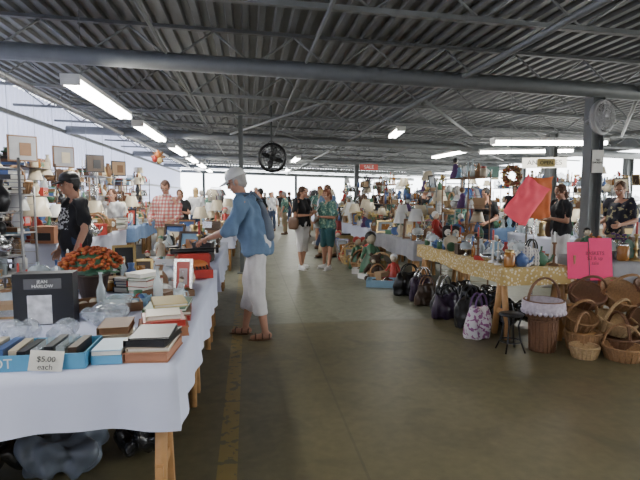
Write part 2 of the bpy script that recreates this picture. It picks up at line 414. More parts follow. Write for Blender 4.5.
def i_flowers(mb):
    mb.lathe([(0, 0), (.04, 0), (.055, .1), (.05, .1), (0, .08)], R.choice([WHITE, TERRA, BLUE, GLASS]))
    m = R.choice([RED, PINK, YELL, ORANGE, WHITE, PURP])
    for i in range(12):
        a = R.uniform(0, 6.28); r = R.uniform(0, .09); z = R.uniform(.18, .27)
        mb.tube([(0, 0, .08), (r*math.cos(a)*.5, r*math.sin(a)*.5, z*.7), (r*math.cos(a), r*math.sin(a), z)], .003, GREEN, seg=3)
        mb.ell((r*math.cos(a), r*math.sin(a), z), (.024, .024, .015), m, None, 7, 4); mb.ell((r*math.cos(a), r*math.sin(a), z+.01), (.01, .01, .009), YELL, None, 5, 3)
        mb.ell((r*math.cos(a+1)*.8, r*math.sin(a+1)*.8, z-.06), (.03, .012, .004), GREEN, None, 6, 3)
def i_truck(mb):
    m = R.choice([RED, BLUE, YELL, GREEN]); mb.box((0, .02, .05), (.07, .12, .045), m); mb.box((0, -.07, .06), (.07, .05, .065), m); mb.box((0, -.075, .075), (.072, .03, .025), GLASS)
    for y in (-.06, .05):
        for sx in (-1, 1): mb.lathe([(0, -.008), (.022, -.008), (.022, .008), (0, .008)], BLACK, TR((sx*.036, y, .022)) @ RY(90), 12)
def i_cake(mb):
    m = R.choice([GLASS, WHITE, SILV]); mb.lathe([(0, 0), (.05, 0), (.02, .02), (.015, .08), (.1, .1), (.1, .108), (0, .105)], m, seg=18); mb.lathe([(.09, .108), (.09, .16), (.06, .2), (.01, .21), (.015, .23), (0, .235)], GLASS, seg=18)
def basket(mb, r, h, m, handle=True, flare=1.25):
    prof = [(0, 0), (r*.9, 0)]; n = 9
    for i in range(n+1):
        t = i/n; rr = r*(1+(flare-1)*t); prof.append((rr+.0, h*t)); prof.append((rr+.007, h*(t+.5/n)))
    prof += [(r*flare-.012, h), (r*.9, .02), (0, .015)]
    mb.lathe(prof, m, None, 20)
    mb.tube([(r*flare*math.cos(a*math.pi/9), r*flare*math.sin(a*math.pi/9), h+.008) for a in range(18)], .011, m, closed=True, seg=5)
    for k in range(20):
        a = 2*math.pi*(k+.5)/20; c, s = math.cos(a), math.sin(a)
        mb.tube([(r*c*1.03, r*s*1.03, 0), ((r*flare+.006)*c, (r*flare+.006)*s, h)], .005, m, seg=4)
    if handle:
        for o in (-.006, .006):
            mb.tube([(r*flare*math.cos(math.pi*t/12), o, h+(r*1.5)*math.sin(math.pi*t/12)) for t in range(13)], .010, m, seg=5)
def i_basket(mb): basket(mb, R.uniform(.07, .11), R.uniform(.06, .1), R.choice([WICK, WICK2, WICK3]))
SMALL = [i_vase, i_bowl, i_mug, i_teapot, i_bottle, i_jar, i_figurine, i_tray, i_boxset, i_candle, i_cake, i_books]
TALL = [i_vase, i_lamp, i_doll, i_flowers, i_frame, i_plush, i_basket, i_candle, i_bottle, i_clock, i_boxset, i_teapot, i_books, i_truck, i_figurine]
TALLR = [i_vase, i_lamp, i_frame, i_basket, i_candle, i_bottle, i_clock, i_doll, i_teapot, i_cake, i_jar, i_flowers, i_bottle, i_plate, i_figurine, i_boxset]
TALLL = [i_vase, i_frame, i_frame, i_clock, i_books, i_boxset, i_bottle, i_candle, i_basket, i_jar, i_figurine, i_teapot, i_boxset, i_books, i_lamp]
GLS = [i_bottle, i_jar, i_cake, i_bowl, i_vase, i_mug, i_teapot, i_plate, i_candle]

def fill(name, x0, x1, y0, y1, z, kinds, sp=.17, s0=.9, s1=1.3, skip=None, face=0):
    mb = MB(); y = y0+sp*.5
    while y < y1-sp*.3:
        x = x0+sp*.5
        while x < x1-sp*.3:
            px = x+R.uniform(-.25, .25)*sp; py = y+R.uniform(-.25, .25)*sp
            if not (skip and skip(px, py)) and R.random() < .96:
                mb.T = TR((px, py, z)) @ RZ(face+R.uniform(-35, 35)) @ SCL(R.uniform(s0, s1))
                R.choice(kinds)(mb)
            x += sp
        y += sp
    return mb.obj(name)

def table(x0, x1, y0, y1, h, drop, cm, name='market_table', amp=1.):
    mb = MB(); mb.box(((x0+x1)/2, (y0+y1)/2, h-.015), (x1-x0, y1-y0, .03), WOOD)
    n = max(2, int((y1-y0)/1.3)+1)
    for i in range(n):
        y = y0+.12+(y1-y0-.24)*i/(n-1)
        mb.box(((x0+x1)/2, y, h-.07), (x1-x0-.06, .09, .08), WOOD)
        for x, sx in ((x0+.07, 1), (x1-.07, -1)):
            for sy in (-1, 1): mb.tube([(x, y+sy*.02, h-.08), (x, y+sy*.14, 0.01)], .034, WOOD, seg=4)
            mb.box((x, y, .28), (.03, .28, .05), WOOD)
    ht = h+.004; per = []
    def seg(a, c):
        L = math.dist(a, c); k = max(2, int(L/.045))
        for i in range(k): per.append((a[0]+(c[0]-a[0])*i/k, a[1]+(c[1]-a[1])*i/k))
    e = .012; cs = [(x0-e, y0-e), (x1+e, y0-e), (x1+e, y1+e), (x0-e, y1+e)]
    for i in range(4): seg(cs[i], cs[(i+1) % 4])
    cx, cy = (x0+x1)/2, (y0+y1)/2; vs = []; fs = []; n = len(per); rows = 6
    for r_ in range(rows):
        t = r_/(rows-1)
        for i, (x, y) in enumerate(per):
            nx = 0 if abs(abs(x-cx)-(x1-x0)/2-e) > 1e-3 else math.copysign(1, x-cx)
            ny = 0 if abs(abs(y-cy)-(y1-y0)/2-e) > 1e-3 else math.copysign(1, y-cy)
            o = t*(.012+amp*(.013*math.sin(i*.9)+.012*math.sin(i*.37+2)))
            vs.append((x+nx*o, y+ny*o, ht-drop*t*(1+.06*math.sin(i*.21))))
    for r_ in range(rows-1):
        for i in range(n): j = (i+1) % n; fs.append((r_*n+i, (r_+1)*n+i, (r_+1)*n+j, r_*n+j))
    fs.append(tuple(range(n)))
    mb.add(vs, fs, cm)
    return mb.obj(name)

BLUECL = mat('blue_cloth', (.15, .24, .42), .85); GREYCL = mat('grey_cloth', (.32, .32, .34), .85); REDCL = mat('red_cloth', (.25, .05, .05), .85)
GOLDCL = patmat('gold_lace_cloth', (.72, .64, .46), (.5, .35, .13), 30, thr=.36)

# ---- left near table
table(-1.75, -.33, 2.2, 5.1, .745, .27, LINEN, amp=.9)
Z = .752
def T_(x, y, z=Z, a=0, s=1): return TR((x, y, z)) @ RZ(a) @ SCL(s)
BLUBOX = mat('blue_printed_card', (.08, .28, .46), .6)
mb = MB(); mb.T = T_(-1.02, 2.37)
mb.box((0, 0, .004), (.62, .27, .006), CARD)
for sy in (-1, 1): mb.box((0, sy*.135, .035), (.62, .006, .07), BLUBOX)
for sx in (-1, 1): mb.box((sx*.31, 0, .035), (.006, .27, .07), BLUBOX)
for i in range(11):
    mb.T = T_(-1.27+.05*i, 2.37+R.uniform(-.02, .02), Z+.008, R.uniform(-5, 5)); mb.box((0, 0, .035+R.uniform(0, .02)), (.036, .2, .07), R.choice([CREAM, GLASS, BLUE, GLASS, DBROWN, PAPER, RED, BLACK]))
o = mb.obj('blue_box_of_wares')
text(o, 'R DEPOT', .06, TR((-.1, -.1395, .034)) @ RX(90), WHITE)
mb = MB(); mb.T = T_(-.63, 2.37); mb.box((0, 0, .02), (.13, .2, .04), BLUBOX); mb.box((0, 0, .05), (.125, .19, .02), PAPER); mb.box((0, 0, .063), (.13, .2, .006), LBLUE)
mb.obj('puzzle_box', bevel=.003)
mb = MB(); mb.T = T_(-.86, 2.21, Z+.008, 10) @ RX(-12) @ RY(8); mb.box((0, -.012, .04), (.13, .003, .085), PAPER)
o = mb.obj('price_card')
text(o, '$5.00\neach', .032, RZ(10) @ TR((0, -.016, .045)) @ RX(78) @ RZ(-8), BLACK)
def wrapped(name, x, y, n=4, w=.1, m=GLASS, z=Z, seed=0, am=.28):
    mb = MB()
    for i in range(n): mb.ell((R.uniform(-w, w)*.6, R.uniform(-w, w)*.6, w*.45), (w*.6, w*.5, w*.5), m, None, 10, 7)
    vs, fs = remesh(mb, w*.09, 2, w*am, 12/w*.1+7, seed)
    mz = min(v.z for v in vs); f = MB(); f.T = T_(x, y, z); f.add([v-Vector((0, 0, mz)) for v in vs], fs, m)
    return f.obj(name)
PLB = mat('cloudy_plastic', (.45, .5, .56), .12, alpha=.42, coat=.7, var=.7, scale=26, bump=.8)
mb = MB(); mb.T = T_(-1.18, 3.1, Z, 4); mb.box((0, 0, .15), (.32, .12, .3), BLACK)
mb.box((0, -.061, .24), (.2, .003, .06), mat('label_grey', (.08, .08, .085), .6)); mb.box((-.02, -.061, .09), (.13, .003, .17), mat('portrait_photo', (.5, .5, .52), .6, scale=18, var=.9))
o = mb.obj('black_display_box', bevel=.006)
text(o, 'JEAN\nHARLOW', .026, RZ(4) @ TR((0, -.066, .24)) @ RX(90), WHITE)
def bookstack(name, x, y, specs, a=0):
    mb = MB(); z = 0
    for (w, d, t, m, da) in specs:
        M = TR((0, 0, z)) @ RZ(da); mb.T = T_(x, y, Z, a)
        mb.box((0, 0, .002), (w, d, .004), m, M); mb.box((0, 0, t-.002), (w, d, .004), m, M); mb.box((-w/2+.002, 0, t/2), (.004, d, t), m, M); mb.box((.003, 0, t/2), (w-.014, d-.014, t-.008), PAPER if t < .03 else m, M); z += t
    return mb.obj(name)
bookstack('book_stack', -.45, 2.42, [(.2, .3, .045, TERRA, 0), (.19, .27, .02, CREAM, 3), (.19, .26, .03, BLACK, -4), (.18, .25, .012, BLACK, 5)], -6)
bookstack('book_stack', -.68, 2.66, [(.17, .24, .03, BLUE, 0), (.16, .23, .03, CREAM, 5), (.15, .22, .035, BROWN, -4)], 8)
bookstack('book_stack', -.47, 2.8, [(.26, .26, .05, TERRA, 0), (.22, .25, .035, RED, 3), (.18, .18, .025, CREAM, 0)], 10)
bookstack('magazine_stack', -.5, 3.2, [(.27, .38, .03, RED, 0), (.26, .36, .025, BROWN, 3), (.25, .34, .02, GREEN, -6), (.2, .27, .02, YELL, 9)], 5)
wrapped('plastic_wrapped_goods', -.9, 2.66, 5, .1, PLB, seed=3); wrapped('plastic_wrapped_goods', -1.15, 2.72, 5, .1, PLB, seed=8)
wrapped('plastic_wrapped_goods', -1.42, 2.7, 5, .11, PLB, seed=15); wrapped('plastic_wrapped_goods', -.83, 2.98, 6, .11, PLB, seed=23)
MUM = mat('rust_mum_petals', (.3, .06, .018), .8, var=.5, scale=60)
MUM2 = mat('orange_mum_petals', (.42, .12, .025), .8, var=.5, scale=60)
mb = MB(); mb.T = T_(-1.12, 3.78)
mb.lathe([(0, 0), (.08, 0), (.11, .17), (.12, .17), (.12, .19), (.1, .19), (0, .16)], DBROWN, seg=20)
for i in range(280):
    a = R.uniform(0, 6.28); p = math.acos(R.uniform(-.1, 1)); r = R.uniform(.85, 1)
    c = (.21*r*math.sin(p)*math.cos(a), .21*r*math.sin(p)*math.sin(a), .25+.13*r*math.cos(p))
    mb.ell(c, (.018, .018, .012), MUM if R.random() < .75 else MUM2, None, 7, 4)
for i in range(60):
    a = R.uniform(0, 6.28); mb.ell((.18*math.cos(a), .18*math.sin(a), R.uniform(.19, .26)), (.03, .02, .006), GREEN, None, 6, 3)
mb.ell((0, 0, .26), (.17, .17, .1), GREEN); mb.obj('potted_mums')
mb = MB(); mb.T = T_(-.5, 4.72, Z, 10) @ SCL(1.3)
mb.box((0, 0, .03), (.24, .26, .06), RED); mb.box((0, .06, .11), (.22, .12, .1), RED); mb.tube([(-.15, .07, .175), (.15, .07, .175)], .02, BLACK, seg=10); mb.ell((-.0, .0, .08), (.1, .07, .04), ORANGE)
for r_ in range(3):
    for c in range(8): mb.ell((-.084+c*.024, -.1+r_*.03, .066+r_*.006), (.009, .009, .006), BLACK, None, 6, 4)
for sx in (-1, 1): mb.lathe([(0, 0), (.022, 0), (.022, .02), (0, .02)], BLACK, TR((sx*.16, .07, .175)) @ RY(90), 12)
mb.obj('red_typewriter', bevel=.008)
PAL = PAL_LEFT
occ = lambda x, y: (y < 2.95) or (x > -.78 and y < 3.5) or (x > -.83 and 4.4 < y < 5) or (x > -1.02 and y < 3.2) or (-1.45 < x < -.9 and y < 3.3) or (-1.35 < x < -.88 and 3.5 < y < 4.05)
fill('assorted_glassware', -1.7, -.38, 2.9, 5.05, Z, [i_vase, i_bowl, i_mug, i_bottle, i_jar, i_figurine, i_tray, i_boxset, i_tray, i_boxset, i_candle, i_cake, i_books, i_frame], .14, .7, 1.05, occ)
TB = mat('black_bag_film', (.02, .02, .024), .25, coat=.4, bump=.6, scale=14)
TARP = mat('blue_grey_tarp', (.1, .12, .15), .4, bump=.6, scale=12)
for i, (x, y, w, mm) in enumerate(((-1.4, 2.7, .23, TB), (-.95, 2.72, .2, TARP), (-1.1, 3.3, .25, TB), (-1.55, 3.3, .2, TARP), (-.65, 2.95, .17, TB))): wrapped('trash_bag', x, y, 7, w, mm, 0.0, i*5, .45)
wrapped('crumpled_tarp', -.65, 3.75, 6, .2, BLUECL, 0, 41)
def row(x0, x1, segs, h=.75, kinds=TALL, cms=None, sp=.19):
    for i, (a, c) in enumerate(segs):
        cm = (cms or [LINEN, BLUECL, LINEN, GREYCL])[i % 4]; table(x0, x1, a, c, h, .3, cm)
        fill(R.choice(['assorted_housewares', 'assorted_collectibles', 'assorted_knickknacks']), x0, x1, a, c, h+.008, kinds, sp+(.04 if a > 14 else 0), .95, 1.45)
row(-1.05, -.34, [(5.5, 8.1)], kinds=SMALL+[i_clock, i_frame, i_books, i_tray], sp=.15)
row(-1.0, -.3, [(10.0, 12.6), (13.1, 16.5), (17, 22), (23, 30)], kinds=TALLL+[i_doll])
row(-2.75, -2.2, [(6.6, 9.45), (10.1, 13.5), (14, 19)], h=.9, kinds=TALLL)
row(-4.3, -3.5, [(3.2, 6.4), (6.9, 10.5), (11, 15), (15.6, 21)], h=.95, kinds=TALLL)
def rack(x, y, L, ang, H=1.9, n=4, m=RACKM, kinds=TALL, name='display_rack', D=.38, sp=.165):
    T = TR((x, y, 0)) @ RZ(ang); mb = MB(); mb.T = T
    for sx in (-1, 1):
        for sy in (-1, 1): mb.tube([(sx*L/2, sy*D/2, 0), (sx*L/2, sy*D/2, H)], .013, m, seg=6)
        for k in range(n*3): mb.tube([(sx*L/2, -D/2, H*(k+.5)/(n*3)), (sx*L/2, D/2, H*(k+.5)/(n*3))], .004, m, seg=4)
    zs = [.25+(H-.3)*i/(n-1)*.97 for i in range(n)]
    for z in zs:
        mb.T = T
        mb.box((0, 0, z), (L, D, .012), m)
        for sy in (-1, 1): mb.tube([(-L/2, sy*D/2, z), (L/2, sy*D/2, z)], .009, m, seg=5)
    for z in zs:
        k = -L/2+sp/2
        while k < L/2-.04:
            for yy in (-D/4, D/4):
                if R.random() < .9:
                    mb.T = T @ TR((k+R.uniform(-.02, .02), yy, z+.007)) @ RZ(R.uniform(-25, 25)) @ SCL(R.uniform(.9, 1.25)); R.choice(kinds)(mb)
            k += sp
    mb.obj(name)
PAL = [WHITE, WHITE, WHITE, CREAM, BLACK, BROWN, DBROWN]
rack(-2.2, 4.42, .55, 70, 1.82, 5, RACKM, [i_vase, i_bowl, i_teapot, i_bowl, i_teapot, i_candle, i_vase], 'wire_shelf_of_pottery'); PAL = PAL_LEFT
rack(-2.62, 5.6, .9, 82, 1.6, 4, RACKM, TALLL)
for i, y in enumerate((6.3, 7.9, 9.6, 11.4, 13.4, 15.6)): rack(-3.22, y, 1.3, 90, 1.85+.15*(i % 2), 5, R.choice([RACKM, BROWN, DBROWN]), TALLL)
mb = MB()
for y in [4+.62*i for i in range(26)]:
    z = R.uniform(1.5, 2.1); w = R.uniform(.35, .5); h = R.uniform(.4, .6)
    mb.box((X0+.101, y, z), (.03, w, h), R.choice([BROWN, BLACK, GOLD, DBROWN])); mb.box((X0+.12, y, z), (.01, w-.06, h-.06), R.choice([PAPER, DBROWN, GREYCL, BLUECL, CARD])); mb.box((X0+.127, y, z+.03), (.01, w*.5, h*.5), rc())
mb.obj('framed_posters')
for (x, y, a) in ((-2.95, 7.2, 40), (-2.95, 8.7, 50), (-2.95, 10.4, 40), (-2.95, 12.2, 45)):
    mb = MB(); mb.T = TR((x, y, 1.95)) @ RZ(a); mb.box((0, 0, .17), (.36, .02, .34), R.choice([BROWN, BLACK])); mb.box((0, .012, .17), (.32, .01, .3), rc()); mb.box((0, -.012, .17), (.32, .01, .3), R.choice([GREYCL, CARD, DBROWN])); mb.box((0.03, -.018, .16), (.14, .01, .17), R.choice([CREAM, BLACK, BROWN]))
    for sx in (-1, 1): mb.tube([(sx*.16, 0, .34), (sx*.16, 0, 1.15)], .003, STEEL2, seg=4)
    mb.obj('hanging_picture')

# ---- right tables
PAL = PAL_RIGHT
table(2.57, 3.35, 4.75, 7.3, .75, .17, GOLDCL)
fill('assorted_crockery', 2.6, 3.32, 4.8, 7.25, .758, GLS+[i_figurine, i_tray, i_bottle, i_cake, i_boxset, i_jar], .135, .7, 1.1)
row(2.65, 3.5, [(7.7, 10.3), (10.8, 14.), (14.6, 19), (19.6, 26), (27, 34.5)], cms=[GREYCL, LINEN, REDCL, LINEN], kinds=TALLR, sp=.17)
PAL = PAL_FULL
fill('assorted_floor_goods', 2.15, 2.6, 7.9, 15, 0.001, [i_boxset, i_boxset, i_books, i_basket, i_basket, i_doll, i_doll, i_frame, i_vase, i_truck, i_plush, i_clock, i_tray], .2, 1.3, 2.1)
PAL = PAL_RIGHT
for y in (8.3, 9.7, 11.6, 13.4, 16, 18.5): rack(3.75, y, 1.1, 90, R.uniform(1.5, 1.9), 4, R.choice([BROWN, STEEL2, DBROWN]), TALLR)
table(3.95, 5.3, 4.95, 5.85, .75, .25, GREYCL); fill('assorted_housewares', 4.0, 5.25, 5.0, 5.8, .758, TALLR+GLS, .15, .9, 1.3)
row(5.3, 6.2, [(8, 9.6), (10.6, 14), (15, 20)], kinds=TALLR)
row(7.6, 8.5, [(8.4, 12), (13, 18)], kinds=TALLR)
row(9.6, 10.4, [(10, 15), (16, 22)], kinds=TALLR)
for (x, y) in ((7.2, 9.5), (7.2, 11.2), (9.2, 11.5), (9.2, 13), (7.2, 15), (9.2, 17), (5.0, 17.5), (5.0, 19)): rack(x, y, 1.3, 90, R.uniform(1.6, 2.0), 4, R.choice([BROWN, STEEL2, DBROWN]), TALLR)
PAL = PAL_FULL
def garment(mb, M, m):
    L = R.uniform(.6, .95)
    mb.loft([((0, 0, -L), .24, .035), ((0, 0, -L*.5), .2, .045), ((0, 0, -.12), .2, .04), ((0, 0, -.05), .17, .03), ((0, 0, -.02), .06, .02)], m, M, 12)
    for sx in (-1, 1): mb.cap((sx*.17, 0, -.09), (sx*.27, 0, -.32), .045, .05, m, M, 8)
    mb.tube([(0, 0, -.02), (0, 0, .02), (.015, 0, .045), (-.005, 0, .06)], .003, SILV, M, 4)
def clothes(x, y, L, ang, H=1.75):
    T = TR((x, y, 0)) @ RZ(ang); mb = MB(); mb.T = T
    mb.tube([(-L/2, 0, H), (L/2, 0, H)], .014, SILV)
    for sx in (-1, 1): mb.tube([(sx*L/2, 0, .04), (sx*L/2, 0, H)], .014, SILV); mb.tube([(sx*L/2, -.28, .02), (sx*L/2, .28, .02)], .016, SILV)
    k = -L/2+.08
    while k < L/2-.05: garment(mb, TR((k, 0, H-.055)) @ RZ(90+R.uniform(-12, 12)), R.choice([WHITE, BLUE, BLACK, GREEN, GREYCL, BLUECL, CREAM, DBROWN, REDCL])); k += .085
    mb.obj('clothes_rack')
clothes(4.6, 10.35, .9, 20); clothes(4.75, 12.9, 1.4, 80); clothes(3.9, 24, 2.2, 80, 1.9); clothes(-1.6, 26, 2, 80, 1.9); clothes(3.95, 30, 2.2, 87, 1.9); clothes(9.1, 9.3, .9, 20)

def bag(mb, m, w=.3, h=.3, d=.14, hm=None):
    secs = [((0, 0, 0), w*.42, d*.45), ((0, 0, .02), w*.5, d*.5), ((0, 0, h*.4), w*.54, d*.55), ((0, 0, h*.8), w*.46, d*.35), ((0, 0, h), w*.42, d*.18)]
    q = MB(); q.loft(secs, m); vs, fs = remesh(q, .012, 2, .035, 12, R.random()*9); mb.add(vs, fs, m)
    for sy in (-1, 1): mb.tube([(w*.28*math.cos(math.pi*t/10), sy*d*.15, h*.9+h*.5*math.sin(math.pi*t/10)) for t in range(11)], .009, hm or m, seg=5)
PBAG = patmat('floral_bag_fabric', (.62, .58, .62), (.3, .1, .25), 22, 'NOISE', .52)
STRP = plaid('striped_bag_fabric', (.7, .68, .65), (.05, .05, .1), (.6, .55, .5), 9)
DPURP = mat('dark_plum_leather', (.035, .018, .045), .4)
for (nm, m, hm, x, y, a, s, w) in (('floral_handbag', PBAG, PURP, 2.4, 4.9, 25, 1.2, .28), ('black_handbag', BLACK, BLACK, 2.5, 5.35, 35, 1.2, .4), ('plum_handbag', DPURP, BLACK, 2.42, 5.75, 15, 1.05, .4), ('black_handbag', BLACK, SILV, 2.5, 6.1, 40, 1.2, .4), ('brown_handbag', DBROWN, BROWN, 2.42, 6.5, 20, 1.0, .38), ('black_handbag', DPURP, SILV, 2.48, 6.85, 30, 1.2, .4), ('black_handbag', BLACK, BLACK, 2.4, 7.2, 10, 1.2, .42)):
    mb = MB(); mb.T = TR((x, y, .0)) @ RZ(a) @ SCL(s); bag(mb, m, w=w, h=.28, d=.18, hm=hm); mb.obj(nm)
for i, (x, y, w) in enumerate(((2.97, 5.3, .24), (3.0, 6.0, .26), (2.97, 6.7, .24))): wrapped('trash_bag', x, y, 6, w, TB, 0, 60+i*5, .35)
mb = MB(); mb.T = TR((2.5, 4.42, 0))
for k in range(4):
    a = math.pi/4+k*math.pi/2; c, s = math.cos(a), math.sin(a)
    mb.tube([(c*.14, s*.14, 0), (c*.09, s*.09, .12), (c*.07, s*.07, .26), (c*.1, s*.1, .36)], .009, BLACK, seg=5)
for z, r in ((.1, .1), (.36, .11)): mb.tube([(r*math.cos(t*math.pi/8), r*math.sin(t*math.pi/8), z) for t in range(16)], .008, BLACK, closed=True, seg=5)
mb.lathe([(0, .36), (.11, .36), (.11, .37), (0, .37)], BLACK); mb.obj('iron_plant_stand')
def bask(x, y, z, r, h, m, handle=True, rx=0, rz=0, fl=1.25, nm='wicker_basket'):
    mb = MB(); mb.T = TR((x, y, z)) @ RZ(rz) @ RX(rx); basket(mb, r, h, m, handle, fl); return mb.obj(nm)
bask(2.82, 4.4, 0, .115, .3, WICK2, False, 0, 0, 1.1, 'wicker_wastebasket')
PINKC = mat('pale_floral_lining', (.5, .44, .5), .9, scale=30, var=.5)
mb = MB(); mb.T = TR((2.82, 4.4, .325)) @ RZ(8); basket(mb, .15, .16, WICK2, True, 1.2)
mb.lathe([(.19, .06), (.2, .1), (.195, .165), (.17, .175), (.15, .12), (0, .1)], PINKC, None, 22)
for i in range(26): mb.ell((.19*math.cos(i*.2417), .19*math.sin(i*.2417), .062), (.02, .02, .022), PINKC, None, 6, 4)
mb.obj('lined_picnic_basket')
bask(3.22, 4.36, 0, .13, .17, WICK, True, 0, 30); bask(3.55, 4.3, 0, .16, .13, WICK2, True, 0, 80); bask(3.92, 4.26, 0, .15, .14, WICK, True, 0, 10)
bask(4.3, 4.34, 0, .17, .14, WICK2, True, 0, 60); bask(3.25, 4.5, .2, .13, .12, WICK, True, 25, 0); bask(3.58, 4.42, .165, .15, .12, WICK3, True, 18, 20)
bask(3.92, 4.38, .165, .15, .12, WICK2, True, 20, -15); bask(4.28, 4.4, .165, .15, .12, WICK3, True, 15, 10); bask(3.72, 4.56, .43, .16, .12, WICK, True, 35, 0)
bask(4.08, 4.56, .43, .15, .12, WICK2, True, 30, 12); bask(4.44, 4.56, .43, .15, .12, WICK, True, 25, 5); bask(3.38, 4.58, .43, .14, .11, WICK2, True, 30, -10)
bask(3.08, 4.14, 0, .1, .1, WICK3, False, 0, 0); bask(3.4, 4.04, 0, .14, .11, WICK, True, 0, 120); bask(3.8, 3.98, 0, .15, .12, WICK2, True, 0, 45); bask(4.7, 4.5, 0, .17, .15, WICK, True, 0, 0)
mb = MB()
mb.box((3.85, 4.42, .15), (1.4, .1, .02), WOOD); mb.box((3.85, 4.6, .41), (1.4, .2, .02), WOOD)
for x in (3.18, 3.85, 4.52): mb.box((x, 4.67, .205), (.04, .04, .41), WOOD); mb.box((x, 4.45, .07), (.04, .04, .14), WOOD)
mb.obj('low_plank_shelf')
mb = MB(); mb.T = TR((2.95, 4.86, .76)) @ RZ(15); bag(mb, STRP, .24, .2, .1, BLACK); mb.obj('striped_handbag')
NPK = mat('neon_pink_card', (.85, .04, .18), .6, emit=.06, var=.05)  # slight emission added so the card glows by itself
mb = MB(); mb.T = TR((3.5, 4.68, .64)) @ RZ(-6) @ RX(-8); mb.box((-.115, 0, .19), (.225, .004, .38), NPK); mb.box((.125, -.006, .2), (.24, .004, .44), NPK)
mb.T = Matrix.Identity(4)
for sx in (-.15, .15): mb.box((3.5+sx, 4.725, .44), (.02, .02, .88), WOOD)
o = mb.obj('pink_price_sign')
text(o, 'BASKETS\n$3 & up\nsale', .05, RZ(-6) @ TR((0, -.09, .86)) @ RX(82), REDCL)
CORAL = mat('coral_fabric', (.85, .1, .14), .75, emit=.16); ORF = mat('orange_fabric', (.6, .15, .04), .75, emit=.04)  # emission brightens both fabrics; neither is a lamp
def cushion(x, y, z, w, h, m, a, b):
    c = MB(); c.T = TR((x, y, z)) @ RZ(a) @ RY(b); vs = []; fs = []; N = 16
    for sgn in (-1, 1):
        o = len(vs)
        for i in range(N+1):
            for j in range(N+1):
                u, v = i/N*2-1, j/N*2-1; t = (1-u**4)*(1-v**4)
                vs.append((u*w/2*(1-.06*(1-abs(v))*abs(u)), sgn*(.02*t**.5+.004)+.04*noise.noise(Vector((u*2.2, v*2.2, 1))), v*h/2+h/2+.03*u*u))
        for i in range(N):
            for j in range(N):
                q = [o+i*(N+1)+j, o+(i+1)*(N+1)+j, o+(i+1)*(N+1)+j+1, o+i*(N+1)+j+1]; fs.append(q if sgn < 0 else q[::-1])
    c.add(vs, fs, m); return c
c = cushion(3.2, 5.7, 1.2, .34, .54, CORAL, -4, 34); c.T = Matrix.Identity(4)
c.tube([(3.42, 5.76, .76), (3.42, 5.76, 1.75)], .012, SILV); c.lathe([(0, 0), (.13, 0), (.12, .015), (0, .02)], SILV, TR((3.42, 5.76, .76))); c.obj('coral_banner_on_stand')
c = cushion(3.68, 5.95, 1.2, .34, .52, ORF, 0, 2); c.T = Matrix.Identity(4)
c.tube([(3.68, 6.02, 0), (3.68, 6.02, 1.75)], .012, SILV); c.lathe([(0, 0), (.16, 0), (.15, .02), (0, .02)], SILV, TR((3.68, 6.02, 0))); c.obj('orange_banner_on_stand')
mb = MB(); mb.T = TR((3.72, 6.7, 1.78))
for i in range(170):
    a = R.uniform(0, 6.28); r = .12+R.uniform(-.05, .04)
    mb.ell((0, 0, 0), (.03, .006, .018), R.choice([ORANGE, YELL, RED, BROWN, BROWN, GOLD]), TR((r*math.cos(a), R.uniform(-.03, .03), r*math.sin(a))) @ RX(R.uniform(0, 180)) @ RZ(R.uniform(0, 180)), 6, 4)
mb.tube([(0, .03, .1), (0, .03, 1.25)], .003, STEEL2, seg=4); mb.tube([(.12*math.cos(t*math.pi/10), 0, .12*math.sin(t*math.pi/10)) for t in range(20)], .025, BROWN, closed=True); mb.obj('autumn_wreath')
def sign(nm, x, y, z, w, h, m, t, tm, size, a=0):
    mb = MB(); mb.T = TR((x, y, z)) @ RZ(a); mb.box((0, 0, 0), (w, .02, h), m)
    for sx in (-1, 1): mb.tube([(sx*w*.4, 0, h/2), (sx*w*.4, 0, cz(x, 3.5)-z)], .004, STEEL2, seg=4)
    o = mb.obj(nm); text(o, t, size, RZ(a) @ TR((0, -.014, h/2)) @ RX(90), tm)
sign('green_hanging_sign', 4.75, 9.8, 1.98, .75, .22, mat('dark_green_sign', (.04, .09, .08), .6), 'ITALIAN', WHITE, .13, -15)
sign('red_hanging_sign', 3.3, 13.5, 2.27, .5, .16, RED, 'SALE', WHITE, .13, -5)
sign('yellow_hanging_sign', 4.75, 7.5, 2.02, .28, .13, YELL, 'OPEN', BLACK, .08, -10)
sign('white_hanging_sign', 5.6, 8.9, 2.12, .8, .2, PAPER, 'ANTIQUES', BLACK, .13, -20)
mb = MB(); mb.box((4.6, 6.1, 1.95), (.16, .012, .3), PAPER)
o = mb.obj('column_notice'); text(o, 'NO\nSMOKING', .035, TR((0, -.008, .15)) @ RX(90), BLACK)
